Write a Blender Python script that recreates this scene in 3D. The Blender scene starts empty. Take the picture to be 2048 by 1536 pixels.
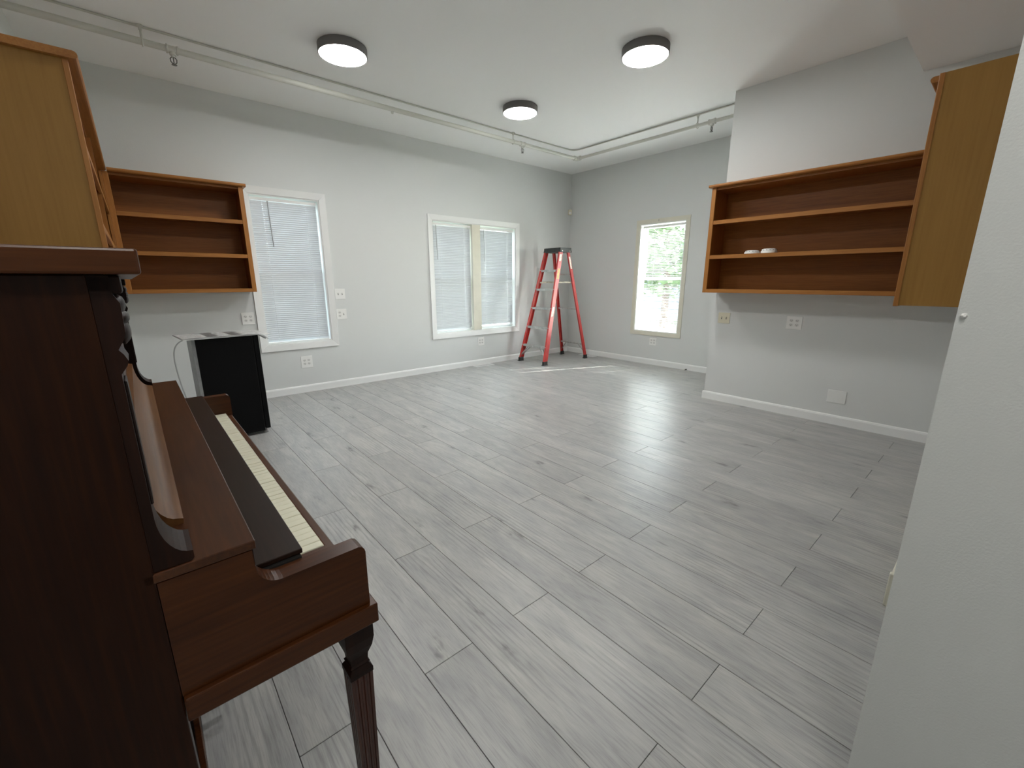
import bpy, bmesh, math, random
from mathutils import Vector, Matrix
PI = math.pi
random.seed(7)
S = bpy.context.scene
COL = S.collection

# ------------------------------------------------------------------ camera
F_PX = 853.1
cam_d = bpy.data.cameras.new('camera')
cam_d.sensor_width = 36.0
cam_d.lens = 36.0 * F_PX / 2048
cam_d.clip_start = 0.02
cam = bpy.data.objects.new('camera', cam_d)
COL.objects.link(cam)
yaw, pit, rol = 0.710397, 0.238238, 0.002823
fw = Vector((math.cos(pit)*math.sin(yaw), math.cos(pit)*math.cos(yaw), -math.sin(pit)))
ri = Vector((math.cos(yaw), -math.sin(yaw), 0))
dn = fw.cross(ri)
ri2 = math.cos(rol)*ri + math.sin(rol)*dn
dn2 = -math.sin(rol)*ri + math.cos(rol)*dn
m = Matrix.Identity(4)
for r in range(3):
    m[r][0] = ri2[r]; m[r][1] = -dn2[r]; m[r][2] = -fw[r]
m[0][3], m[1][3], m[2][3] = 0, 0, 1.25
cam.matrix_world = m
S.camera = cam

# ------------------------------------------------------------------ world, sun, exposure
SKY = 2.1
SUN = 70.0
LAMP = 33.5
S.view_settings.view_transform = 'Standard'
S.view_settings.look = 'None'
S.view_settings.gamma = 1
S.view_settings.use_curve_mapping = False
S.view_settings.exposure = 1.03
S.cycles.max_bounces = 14
S.cycles.diffuse_bounces = 10
S.cycles.glossy_bounces = 4
S.cycles.transmission_bounces = 6
S.cycles.transparent_max_bounces = 16
S.cycles.sample_clamp_indirect = 20.0
S.cycles.caustics_reflective = False
S.cycles.caustics_refractive = False
W = bpy.data.worlds.new('world'); S.world = W; W.use_nodes = True
nt = W.node_tree; nt.nodes.clear()
sky = nt.nodes.new('ShaderNodeTexSky')
sky.sky_type = 'NISHITA'; sky.sun_disc = False
SUN_EL, SUN_AZ = math.radians(42), math.atan2(0.927, -0.375)
sky.sun_elevation = SUN_EL; sky.sun_rotation = SUN_AZ
bg = nt.nodes.new('ShaderNodeBackground'); bg.inputs[1].default_value = SKY
wo = nt.nodes.new('ShaderNodeOutputWorld')
hz = nt.nodes.new('ShaderNodeHueSaturation'); hz.inputs['Saturation'].default_value = .38
nt.links.new(sky.outputs[0], hz.inputs['Color']); nt.links.new(hz.outputs[0], bg.inputs[0]); nt.links.new(bg.outputs[0], wo.inputs[0])
sd = bpy.data.lights.new('sun', 'SUN'); sd.energy = SUN; sd.angle = math.radians(0.53); sd.color = (1, .96, .9)
so = bpy.data.objects.new('sun', sd); COL.objects.link(so)
sdir = Vector((0.927*math.cos(SUN_EL), -0.375*math.cos(SUN_EL), math.sin(SUN_EL)))
so.rotation_euler = sdir.to_track_quat('Z', 'Y').to_euler()
so.location = (9, 2, 6)

# ------------------------------------------------------------------ materials
def new_mat(name):
    mt = bpy.data.materials.new(name); mt.use_nodes = True
    n = mt.node_tree
    return mt, n, n.nodes['Principled BSDF']
def N(n, t, **kw):
    nd = n.nodes.new(t)
    for k, v in kw.items(): setattr(nd, k, v)
    return nd
def ramp(n, stops, interp='LINEAR'):
    r = N(n, 'ShaderNodeValToRGB'); e = r.color_ramp.elements
    r.color_ramp.interpolation = interp
    while len(e) < len(stops): e.new(0.5)
    for i, (p, c) in enumerate(stops):
        e[i].position = p
        e[i].color = (c[0], c[1], c[2], 1) if not isinstance(c, (int, float)) else (c, c, c, 1)
    return r
def plain(name, col, rough=.5, metal=0, spec=.5, noise=0.0, nscale=40, bump=0.0, bscale=200, coat=0):
    mt, n, b = new_mat(name)
    b.inputs['Base Color'].default_value = (*col, 1)
    b.inputs['Roughness'].default_value = rough
    b.inputs['Metallic'].default_value = metal
    b.inputs['Specular IOR Level'].default_value = spec
    b.inputs['Coat Weight'].default_value = coat
    tc = N(n, 'ShaderNodeTexCoord')
    if noise:
        nz = N(n, 'ShaderNodeTexNoise'); nz.inputs['Scale'].default_value = nscale; nz.inputs['Detail'].default_value = 5
        n.links.new(tc.outputs['Object'], nz.inputs['Vector'])
        r = ramp(n, [(.3, [c*(1-noise) for c in col]), (.7, [min(1, c*(1+noise)) for c in col])])
        n.links.new(nz.outputs[0], r.inputs[0]); n.links.new(r.outputs[0], b.inputs['Base Color'])
    if bump:
        n2 = N(n, 'ShaderNodeTexNoise'); n2.inputs['Scale'].default_value = bscale; n2.inputs['Detail'].default_value = 3
        n.links.new(tc.outputs['Object'], n2.inputs['Vector'])
        bp = N(n, 'ShaderNodeBump'); bp.inputs['Strength'].default_value = bump; bp.inputs['Distance'].default_value = .002
        n.links.new(n2.outputs[0], bp.inputs['Height']); n.links.new(bp.outputs[0], b.inputs['Normal'])
    return mt
def wood(name, dark, mid, light, axis='X', rough=.35, fine=150, coarse=9, bump=.15, coat=0, contrast=1.0, spec=.5):
    mt, n, b = new_mat(name)
    tc = N(n, 'ShaderNodeTexCoord'); oi = N(n, 'ShaderNodeObjectInfo')
    add = N(n, 'ShaderNodeVectorMath', operation='ADD')
    sc = N(n, 'ShaderNodeVectorMath', operation='SCALE'); sc.inputs[3].default_value = 37
    cb = N(n, 'ShaderNodeCombineXYZ')
    for i in range(3): n.links.new(oi.outputs['Random'], cb.inputs[i])
    n.links.new(cb.outputs[0], sc.inputs[0])
    mp = N(n, 'ShaderNodeMapping'); st = [1, 1, 1]; st['XYZ'.index(axis)] = .045
    mp.inputs['Scale'].default_value = st
    n.links.new(tc.outputs['Object'], add.inputs[0]); n.links.new(sc.outputs[0], add.inputs[1])
    n.links.new(add.outputs[0], mp.inputs[0])
    a = N(n, 'ShaderNodeTexNoise'); a.inputs['Scale'].default_value = fine; a.inputs['Detail'].default_value = 4
    c = N(n, 'ShaderNodeTexNoise'); c.inputs['Scale'].default_value = coarse; c.inputs['Detail'].default_value = 4; c.inputs['Distortion'].default_value = .6
    n.links.new(mp.outputs[0], a.inputs['Vector']); n.links.new(mp.outputs[0], c.inputs['Vector'])
    mx = N(n, 'ShaderNodeMath', operation='ADD'); h = N(n, 'ShaderNodeMath', operation='MULTIPLY'); h.inputs[1].default_value = .5
    n.links.new(a.outputs[0], mx.inputs[0]); n.links.new(c.outputs[0], mx.inputs[1]); n.links.new(mx.outputs[0], h.inputs[0])
    w = .2/contrast
    r = ramp(n, [(.5-w, dark), (.5, mid), (.5+w, light)])
    n.links.new(h.outputs[0], r.inputs[0]); n.links.new(r.outputs[0], b.inputs['Base Color'])
    b.inputs['Roughness'].default_value = rough; b.inputs['Coat Weight'].default_value = coat
    b.inputs['Specular IOR Level'].default_value = spec
    bp = N(n, 'ShaderNodeBump'); bp.inputs['Strength'].default_value = bump; bp.inputs['Distance'].default_value = .0006
    n.links.new(a.outputs[0], bp.inputs['Height']); n.links.new(bp.outputs[0], b.inputs['Normal'])
    return mt
def floor_mat():
    mt, n, b = new_mat('grey_laminate')
    tc = N(n, 'ShaderNodeTexCoord'); oi = N(n, 'ShaderNodeObjectInfo')
    cb = N(n, 'ShaderNodeCombineXYZ')
    mu = [N(n, 'ShaderNodeMath', operation='MULTIPLY') for _ in range(3)]
    for i, k in enumerate((53.0, 91.0, 17.0)):
        mu[i].inputs[1].default_value = k; n.links.new(oi.outputs['Random'], mu[i].inputs[0]); n.links.new(mu[i].outputs[0], cb.inputs[i])
    add = N(n, 'ShaderNodeVectorMath', operation='ADD')
    n.links.new(tc.outputs['Object'], add.inputs[0]); n.links.new(cb.outputs[0], add.inputs[1])
    def mapped(s):
        mp = N(n, 'ShaderNodeMapping'); mp.inputs['Scale'].default_value = s
        n.links.new(add.outputs[0], mp.inputs[0]); return mp
    def noise(s, scale, det=4, dist=0):
        z = N(n, 'ShaderNodeTexNoise'); z.inputs['Scale'].default_value = scale; z.inputs['Detail'].default_value = det; z.inputs['Distortion'].default_value = dist
        n.links.new(mapped(s).outputs[0], z.inputs['Vector']); return z
    def mix(fac, A, B, mode='MIX'):
        x = N(n, 'ShaderNodeMix', data_type='RGBA', blend_type=mode)
        if isinstance(fac, float): x.inputs[0].default_value = fac
        else: n.links.new(fac, x.inputs[0])
        for s_, v in ((6, A), (7, B)):
            if isinstance(v, tuple): x.inputs[s_].default_value = (*v, 1)
            else: n.links.new(v, x.inputs[s_])
        return x.outputs[2]
    blotch = noise((1, .22, 1), 15, 6, .7)
    base = ramp(n, [(.30, (.325, .326, .325)), (.5, (.375, .375, .365)), (.70, (.44, .436, .415))])
    n.links.new(blotch.outputs[0], base.inputs[0])
    # fine straight grain
    fine = noise((1, .05, 1), 300, 6)
    fr = ramp(n, [(.34, .74), (.5, .98), (.68, 1.06)]); n.links.new(fine.outputs[0], fr.inputs[0])
    col = mix(.62, base.outputs[0], fr.outputs[0], 'MULTIPLY')
    mid = noise((1, .09, 1), 55, 6, 1.2)
    mr = ramp(n, [(.33, .78), (.47, 1.0), (.7, 1.06)]); n.links.new(mid.outputs[0], mr.inputs[0])
    col = mix(.45, col, mr.outputs[0], 'MULTIPLY')
    # cathedral figure where a slow mask allows
    wv = N(n, 'ShaderNodeTexWave', wave_type='RINGS', rings_direction='SPHERICAL'); wv.inputs['Scale'].default_value = 9; wv.inputs['Distortion'].default_value = 5; wv.inputs['Detail'].default_value = 3; wv.inputs['Detail Scale'].default_value = 1.3
    n.links.new(mapped((1.7, .13, 1)).outputs[0], wv.inputs['Vector'])
    wr = ramp(n, [(.0, .70), (.35, 1.0), (1, 1.05)]); n.links.new(wv.outputs[1], wr.inputs[0])
    mk = noise((1, .25, 1), 7, 2); mkr = ramp(n, [(.48, 0.0), (.60, .7)]); n.links.new(mk.outputs[0], mkr.inputs[0])
    col = mix(mkr.outputs[0], col, mix(1.0, col, wr.outputs[0], 'MULTIPLY'))
    # knots
    vo = N(n, 'ShaderNodeTexVoronoi'); vo.inputs['Scale'].default_value = 5.2; vo.inputs['Randomness'].default_value = 1
    dn_ = noise((1, .3, 1), 30, 3)
    wob = N(n, 'ShaderNodeVectorMath', operation='SCALE'); wob.inputs[3].default_value = .10
    n.links.new(dn_.outputs[1], wob.inputs[0])
    ad2 = N(n, 'ShaderNodeVectorMath', operation='ADD'); n.links.new(mapped((1, .40, 1)).outputs[0], ad2.inputs[0]); n.links.new(wob.outputs[0], ad2.inputs[1])
    n.links.new(ad2.outputs[0], vo.inputs['Vector'])
    kr = ramp(n, [(.0, .40), (.05, .58), (.11, .88), (.20, 1.0)]); n.links.new(vo.outputs['Distance'], kr.inputs[0])
    col = mix(1.0, col, kr.outputs[0], 'MULTIPLY')
    # per-plank tone
    tr = ramp(n, [(0, .93), (1, 1.07)]); n.links.new(oi.outputs['Random'], tr.inputs[0])
    col = mix(1.0, col, tr.outputs[0], 'MULTIPLY')
    n.links.new(col, b.inputs['Base Color'])
    rr = ramp(n, [(.3, .30), (.7, .42)]); n.links.new(mid.outputs[0], rr.inputs[0]); n.links.new(rr.outputs[0], b.inputs['Roughness'])
    bp = N(n, 'ShaderNodeBump'); bp.inputs['Strength'].default_value = .25; bp.inputs['Distance'].default_value = .0005
    n.links.new(fine.outputs[0], bp.inputs['Height']); n.links.new(bp.outputs[0], b.inputs['Normal'])
    b.inputs['Specular IOR Level'].default_value = .45
    return mt
M = {}
M['wall'] = plain('wall_paint', (.645, .66, .65), .55, bump=.25, bscale=260, spec=.35)
M['ceil'] = plain('ceiling_paint', (.88, .885, .875), .6, bump=.25, bscale=220, spec=.3)
M['trim'] = plain('trim_gloss_white', (.80, .81, .80), .3)
M['cream'] = plain('cream_trim_paint', (.66, .64, .54), .4, noise=.04, nscale=8)
M['floor'] = floor_mat()
M['seam'] = plain('underlay', (.13, .13, .125), .8)
M['oak_h'] = wood('oak_along_width', (.19, .064, .012), (.26, .094, .018), (.32, .122, .026), 'X', rough=.42, spec=.3)
M['oak_v'] = wood('oak_upright', (.19, .064, .012), (.26, .094, .018), (.32, .122, .026), 'Z', rough=.42, spec=.3)
M['oak_edge'] = wood('oak_edge', (.25, .095, .022), (.34, .14, .033), (.41, .18, .046), 'X', rough=.42, spec=.3)
M['oak_edge_v'] = wood('oak_edge_upright', (.25, .095, .022), (.34, .14, .033), (.41, .18, .046), 'Z', rough=.42, spec=.3)
M['ply'] = wood('ply_end_panel', (.25, .125, .024), (.30, .155, .034), (.34, .180, .043), 'Z', rough=.48, fine=90, coarse=5, spec=.3, contrast=.8)
M['mah'] = wood('mahogany', (.030, .009, .003), (.060, .020, .0065), (.095, .034, .011), 'Y', rough=.30, coarse=7, bump=.04, spec=.4)
M['mah_v'] = wood('mahogany_upright', (.009, .0025, .001), (.018, .0050, .0014), (.034, .0105, .0025), 'Z', rough=.38, coarse=3, bump=.04, spec=.18)
M['mah_x'] = wood('mahogany_short', (.028, .0078, .0018), (.056, .0165, .0040), (.088, .028, .0068), 'X', rough=.30, coarse=5, bump=.04, spec=.28)
M['mah_d'] = wood('mahogany_carved', (.006, .0022, .0014), (.012, .004, .002), (.022, .007, .003), 'Z', rough=.46, coarse=10, bump=.12, spec=.2)
M['mah_k'] = wood('fallboard_black', (.009, .0045, .003), (.016, .0075, .0045), (.026, .012, .007), 'Y', rough=.34, coarse=6, bump=.03, spec=.28)
M['mah_c'] = wood('lit_mahogany', (.10, .040, .013), (.15, .065, .022), (.20, .09, .032), 'Y', rough=.34, coarse=6, bump=.03, spec=.3)  # lighter brown for the cove: light catching it is put into the colour
M['ivory'] = plain('ivory_key', (.80, .78, .62), .22, noise=.05, nscale=14)
M['dark'] = plain('dark_void', (.01, .009, .008), .7)
M['red'] = plain('red_fibreglass', (.48, .035, .030), .38, noise=.18, nscale=12)
M['alu'] = plain('worn_aluminium', (.50, .50, .49), .42, metal=.75, noise=.22, nscale=25)
M['strap'] = plain('cream_spreader', (.42, .38, .30), .6, noise=.4, nscale=20)
M['blk'] = plain('black_plastic', (.018, .019, .019), .45, noise=.3, nscale=30)
M['cap'] = plain('black_ladder_top', (.022, .026, .026), .5, noise=.5, nscale=18)
M['lab_w'] = plain('white_sticker', (.75, .70, .62), .5, noise=.25, nscale=60)
M['lab_y'] = plain('yellow_sticker', (.62, .45, .16), .5, noise=.3, nscale=60)
M['fridge'] = plain('black_enamel', (.0025, .0027, .003), .5, spec=.15, bump=.12, bscale=300)
M['galv'] = plain('galvanised_back', (.30, .31, .31), .5, metal=.3, noise=.15, nscale=20)
M['white_p'] = plain('white_plastic', (.80, .80, .78), .35)
M['blank'] = plain('painted_plate', (.74, .75, .73), .35)
M['almond'] = plain('almond_plastic', (.68, .64, .50), .35)
M['slot'] = plain('outlet_slot', (.10, .10, .10), .5)
M['face'] = plain('receptacle_face', (.68, .68, .66), .35)
M['pipe'] = plain('pipe_paint', (.57, .57, .52), .45, bump=.1, bscale=60)
M['chrome'] = plain('brushed_steel', (.45, .45, .43), .3, metal=1)
M['steel_d'] = plain('dull_sprinkler_steel', (.16, .16, .15), .35, metal=1)
M['rim'] = plain('lamp_rim', (.16, .155, .15), .45, metal=.3)
M['cord'] = plain('grey_cord', (.36, .37, .37), .5)
M['paper'] = plain('clear_card', (.70, .71, .70), .25)
M['ink'] = plain('printed_ink', (.17, .17, .17), .4, noise=.7, nscale=90)
M['ink_l'] = plain('printed_light_ink', (.42, .42, .42), .4, noise=.4, nscale=110)
M['vinyl'] = plain('vinyl_sash', (.82, .83, .84), .35)
def emis(name, col, s):
    mt, n, b = new_mat(name)
    b.inputs['Base Color'].default_value = (.9, .9, .9, 1)
    b.inputs['Emission Color'].default_value = (*col, 1); b.inputs['Emission Strength'].default_value = s
    return mt
M['lens'] = emis('lamp_diffuser', (1, .992, .975), LAMP)
M['lens_dim'] = emis('lamp_diffuser_dim', (1, .97, .92), LAMP*.80)
def glass():
    mt, n, b = new_mat('window_glass'); n.nodes.remove(b)
    o = n.nodes['Material Output']
    t = N(n, 'ShaderNodeBsdfTransparent'); g = N(n, 'ShaderNodeBsdfGlossy'); g.inputs['Roughness'].default_value = .02
    t.inputs[0].default_value = (.95, .97, .96, 1)
    x = N(n, 'ShaderNodeMixShader'); x.inputs[0].default_value = .045; n.links.new(t.outputs[0], x.inputs[1]); n.links.new(g.outputs[0], x.inputs[2]); n.links.new(x.outputs[0], o.inputs[0])
    return mt
M['glass'] = glass()
def slatm():
    mt, n, b = new_mat('blind_slat'); o = n.nodes['Material Output']
    b.inputs['Base Color'].default_value = (.57, .59, .605, 1); b.inputs['Roughness'].default_value = .38
    t = N(n, 'ShaderNodeBsdfTranslucent'); t.inputs[0].default_value = (.72, .80, .88, 1)
    x = N(n, 'ShaderNodeMixShader'); x.inputs[0].default_value = .003
    n.links.new(b.outputs[0], x.inputs[1]); n.links.new(t.outputs[0], x.inputs[2]); n.links.new(x.outputs[0], o.inputs[0])
    return mt
M['slat'] = slatm()

# ------------------------------------------------------------------ helpers
class MB:
    def __init__(s): s.bm = bmesh.new()
    def box(s, a, b, bev=0, seg=2):
        x0, y0, z0 = [min(a[i], b[i]) for i in range(3)]; x1, y1, z1 = [max(a[i], b[i]) for i in range(3)]
        v = [s.bm.verts.new(p) for p in ((x0,y0,z0),(x1,y0,z0),(x1,y1,z0),(x0,y1,z0),(x0,y0,z1),(x1,y0,z1),(x1,y1,z1),(x0,y1,z1))]
        fs = [s.bm.faces.new([v[i] for i in f]) for f in ((0,3,2,1),(4,5,6,7),(0,1,5,4),(1,2,6,5),(2,3,7,6),(3,0,4,7))]
        if bev:
            es = list({e for f in fs for e in f.edges})
            bmesh.ops.bevel(s.bm, geom=es, offset=bev, segments=seg, affect='EDGES', profile=.5)
        return s
    def prism(s, poly, axis, a, b):
        """poly: 2-D points in the plane normal to axis ('x': (y,z), 'y': (x,z), 'z': (x,y)) extruded a..b"""
        def P(p, t): return {'x': (t, p[0], p[1]), 'y': (p[0], t, p[1]), 'z': (p[0], p[1], t)}[axis]
        A = [s.bm.verts.new(P(p, a)) for p in poly]; B = [s.bm.verts.new(P(p, b)) for p in poly]
        n = len(poly)
        s.bm.faces.new(A); s.bm.faces.new(B[::-1])
        for i in range(n): s.bm.faces.new((A[i], B[i], B[(i+1) % n], A[(i+1) % n]))
        return s
    def quad(s, pts):
        s.bm.faces.new([s.bm.verts.new(p) for p in pts]); return s
    def loft(s, rings, cap=True):
        R = [[s.bm.verts.new(p) for p in r] for r in rings]; n = len(R[0])
        for a, b in zip(R, R[1:]):
            for i in range(n): s.bm.faces.new((a[i], a[(i+1) % n], b[(i+1) % n], b[i]))
        if cap: s.bm.faces.new(R[0][::-1]); s.bm.faces.new(R[-1])
        return s
    def bar(s, p, q, w, d, up=(0, 0, 1)):
        """rectangular bar from p to q; w across (along up x dir), d along the other"""
        p, q = Vector(p), Vector(q); t = (q-p).normalized(); u = Vector(up)
        sx = t.cross(u).normalized(); sy = sx.cross(t).normalized()
        R = [[c + sx*i*w/2 + sy*j*d/2 for i, j in ((-1,-1),(1,-1),(1,1),(-1,1))] for c in (p, q)]
        return s.loft(R)
    def tube(s, pts, r, n=10, cap=True):
        pts = [Vector(p) for p in pts]; rings = []
        ref = None
        for i, p in enumerate(pts):
            t = (pts[min(i+1, len(pts)-1)] - pts[max(i-1, 0)]).normalized()
            if ref is None: ref = t.orthogonal().normalized()
            ref = (ref - t*ref.dot(t)).normalized(); bi = t.cross(ref)
            rr = r[i] if isinstance(r, (list, tuple)) else r
            rings.append([p + (ref*math.cos(2*PI*k/n) + bi*math.sin(2*PI*k/n))*rr for k in range(n)])
        return s.loft(rings, cap)
    def lathe(s, prof, c=(0, 0), n=20, cap=True):
        return s.loft([[(c[0]+r*math.cos(2*PI*k/n), c[1]+r*math.sin(2*PI*k/n), z) for k in range(n)] for r, z in prof], cap)
    def shift(s, v):
        bmesh.ops.translate(s.bm, verts=s.bm.verts[:], vec=v); return s
    def mesh(s, name, mat, smooth=False):
        bmesh.ops.recalc_face_normals(s.bm, faces=s.bm.faces[:])
        me = bpy.data.meshes.new(name); s.bm.to_mesh(me); s.bm.free()
        if mat: me.materials.append(mat)
        if smooth:
            for p in me.polygons: p.use_smooth = True
            try: me.set_sharp_from_angle(angle=math.radians(38))
            except Exception: pass
        return me
    def build(s, name, mat, parent=None, smooth=False, world=True):
        """world=True: coordinates are the thing's frame before its Empty is moved; parent offset removed"""
        if parent is not None and world and parent.get('_o'):
            o_ = Vector(parent['_o']); s.shift(-o_)
        o = bpy.data.objects.new(name, s.mesh(name, mat, smooth)); COL.objects.link(o)
        if parent is not None:
            o.parent = parent
            if parent.get('_o'): o['_o'] = list(parent['_o'])
        return o
def thing(name, label, cat, loc, rz=0, group=None, world=True):
    o = bpy.data.objects.new(name, None); COL.objects.link(o); o.empty_display_size = .1
    o.location = loc; o.rotation_euler = (0, 0, rz)
    if label: o['label'] = label
    if cat: o['category'] = cat
    if group: o['group'] = group
    if world: o['_o'] = list(loc)
    return o
def tag(o, label, cat, group=None):
    o['label'] = label; o['category'] = cat
    if group: o['group'] = group
    return o
def struct(o): o['kind'] = 'structure'; return o
def link_mesh(name, me, parent, loc=(0, 0, 0), rot=None):
    o = bpy.data.objects.new(name, me); COL.objects.link(o); o.parent = parent; o.location = loc
    if rot: o.rotation_euler = rot
    return o

# ------------------------------------------------------------------ room shell
YA, XB, XC, YC, YE, XN, XD, ZC = 5.18, 5.775, 4.515, 2.043, .059, 1.0, -.372, 2.955
YR = -2.2
WT = .16
def holed_wall(name, axis, const, t, a0, a1, z0, z1, holes):
    """wall slab normal to axis; holes: (a_start, a_end, z_start, z_end)"""
    b = MB()
    def bx(p, q, r, s_):
        if q - p < 1e-4 or s_ - r < 1e-4: return
        if axis == 'y': b.box((p, const, r), (q, const+t, s_))
        else: b.box((const, p, r), (const+t, q, s_))
    cur = a0
    for h0, h1, k0, k1 in sorted(holes):
        bx(cur, h0, z0, z1); bx(h0, h1, z0, k0); bx(h0, h1, k1, z1); cur = h1
    bx(cur, a1, z0, z1)
    return struct(b.build(name, M['wall']))
W1 = (.985, 1.665, .575, 2.105); W2 = (3.075, 4.535, .525, 2.025); W3 = (3.09, 3.80, .495, 2.04)
holed_wall('wall_back', 'y', YA, WT, XD-.12, XB+WT, -.02, ZC+.1, [W1, W2])
holed_wall('wall_right', 'x', XB, WT, YC-.1, YA, -.02, ZC+.1, [W3])
struct(MB().box((XD-.12, YR-.1, -.02), (XD, YA, ZC+.1)).build('wall_left', M['wall']))
struct(MB().box((XC, YE-.3, -.02), (XB, YC, ZC+.1)).build('wall_partition', M['wall']))
struct(MB().box((XN, YR, -.02), (XC, YE, ZC+.1)).build('wall_near', M['wall']))
struct(MB().box((XD, YR-.12, -.02), (XN, YR, ZC+.1)).build('wall_behind', M['wall']))
struct(MB().box((XD-.12, YR-.12, ZC), (XB+WT, YA+WT, ZC+.12)).build('ceiling', M['ceil']))
struct(MB().box((XD, YR, 2.695), (XN, .722, ZC)).box((XN, YE, 2.695), (XC, .722, ZC)).build('ceiling_soffit', M['ceil']))
fl = struct(MB().box((XD-.12, YR-.12, -.06), (XB+WT, YA+WT, -.0125)).build('floor', M['seam']))
struct(MB().box((XD-.6, YA+WT, 2.86), (XB+.9, YA+WT+.65, 3.0)).build('shade_eave', M['trim']))  # unseen overhang added to cut the skylight on the back windows
# laminate planks, laid along y
PW, PL, GAP = .191, 1.225, .0016
def plank_mesh(w, l):
    return MB().box((-w/2, -l/2, -.0122), (w/2, l/2, 0), bev=.0011, seg=1).mesh('plank', M['floor'])
full = plank_mesh(PW-GAP, PL-GAP)
row = 0
for k in range(-5, 33):
    xa, xb = .52+PW*k, .52+PW*(k+1)
    xa_, xb_ = max(xa, XD), min(xb, XB)
    if xb_-xa_ < .01: continue
    y = (1.045 if k % 2 == 0 else .432) - 3*PL
    while y < YA:
        ya, yb = max(y, YR), min(y+PL, YA)
        y += PL
        if (xa_+xb_)/2 > XN and ya < YE: ya = YE if (xa_+xb_)/2 < XC else ya
        if (xa_+xb_)/2 > XC and ya < YC: ya = YC
        if xb_ > XN and xb_ < XN+PW and ya < YE and xa_ < XN and yb < YE: xr = XN
        else: xr = xb_
        if yb-ya < .02: continue
        w, l = xr-xa_-GAP, yb-ya-GAP
        me = full if abs(w-(PW-GAP)) < 1e-4 and abs(l-(PL-GAP)) < 1e-4 else plank_mesh(w, l)
        link_mesh('plank', me, fl, ((xa_+xr)/2, (ya+yb)/2, 0))

# baseboards
def baseboard(name, axis, c, sgn, a, b_, extra=None):
    """axis 'x': runs along x against plane y=c, projecting sgn*y"""
    pr = [(c, 0), (c+sgn*.014, 0), (c+sgn*.014, .066), (c+sgn*.010, .078), (c+sgn*.004, .083), (c, .084)]
    mb = MB().prism(pr, axis, a, b_)
    if extra: extra(mb)
    return struct(mb.build(name, M['trim']))
baseboard('baseboard_back', 'x', YA, -1, XD+.0, XB-.014)
baseboard('baseboard_right', 'y', XB, -1, YC+.014, YA-.001)
baseboard('baseboard_partition', 'y', XC, -1, YE+.001, YC+.014,
          lambda mb: mb.prism([(YC, 0), (YC+.014, 0), (YC+.014, .066), (YC+.010, .078), (YC+.004, .083), (YC, .084)], 'x', XC, XB-.015))
baseboard('baseboard_left', 'y', XD, 1, 2.25, YA-.016)

# ------------------------------------------------------------------ windows
def rotz_pts(o, rz):
    o.rotation_euler = (0, 0, rz)
def window(name, loc, rz, w, z0, z1, cw, mat_c, flat=False, mullion=None, jm=None):
    """local frame: opening from x=0..w, wall face at y=0, room on -y; casing outside the opening"""
    t = struct(thing(name, None, None, loc, rz, world=False))
    th = .018 if not flat else .012
    def cas(p):   # mitred board: p four points (x,z); outer edge first two
        b = MB(); A = [b.bm.verts.new((q[0], -th if i < 2 else -th*.55, q[1])) for i, q in enumerate(p)]
        B = [b.bm.verts.new((q[0], .001, q[1])) for q in p]
        b.bm.faces.new(A); b.bm.faces.new(B[::-1])
        for i in range(4): b.bm.faces.new((A[i], B[i], B[(i+1) % 4], A[(i+1) % 4]))
        return b
    ox0, ox1, oz0, oz1 = -cw, w+cw, z0-cw, z1+cw
    g = .0008
    for p in (((ox0, oz1), (ox1, oz1), (w, z1+g), (0, z1+g)), ((ox1, oz0), (ox0, oz0), (0, z0-g), (w, z0-g)),
              ((ox0, oz0), (ox0, oz1), (-g, z1), (-g, z0)), ((ox1, oz1), (ox1, oz0), (w+g, z0), (w+g, z1))):
        cas(p).build('casing', mat_c, t)
    # jamb lining
    j = MB(); e = .012; D = WT-.01
    j.box((0, 0, z0), (e, D, z1)); j.box((w-e, 0, z0), (w, D, z1)); j.box((e, 0, z1-e), (w-e, D, z1)); j.box((e, 0, z0), (w-e, D, z0+e))
    j.build('jamb', jm or mat_c, t)
    bays = [(e, w-e)]
    if mullion:
        MB().box((mullion[0], -.012, z0+e), (mullion[1], D, z1-e)).build('mullion', M['cream'], t)
        bays = [(e, mullion[0]), (mullion[1], w-e)]
    for a, b_ in bays:
        zm = (z0+z1)/2
        for s_, (q0, q1, yy) in enumerate(((z0+e, zm+.02, .075), (zm-.02, z1-e, .105))):
            f = .042
            sb = MB(); sb.box((a, yy, q0), (a+f, yy+.028, q1)); sb.box((b_-f, yy, q0), (b_, yy+.028, q1))
            sb.box((a+f, yy, q0), (b_-f, yy+.028, q0+f)); sb.box((a+f, yy, q1-f), (b_-f, yy+.028, q1))
            so_ = sb.build('sash', M['vinyl'], t)
            MB().box((a+f, yy+.012, q0+f), (b_-f, yy+.016, q1-f)).build('pane', M['glass'], so_)
    return t
w1 = window('window_1', (W1[0], YA, 0), 0, W1[1]-W1[0], W1[2], W1[3], .070, M['trim'])
w2 = window('window_2', (W2[0], YA, 0), 0, W2[1]-W2[0], W2[2], W2[3], .068, M['trim'], mullion=(3.712-W2[0], 3.852-W2[0]))
# window 3 faces -x : local +x runs towards -y
w3 = window('window_3', (XB, W3[1], 0), -PI/2, W3[1]-W3[0], W3[2], W3[3], .058, M['cream'], flat=True, jm=M['trim'])
MB().tube([(.30, -.016, W3[3]+.02), (.30, -.016, W3[3]+.045)], .004, 6).build('latch', M['alu'], w3)

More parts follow.
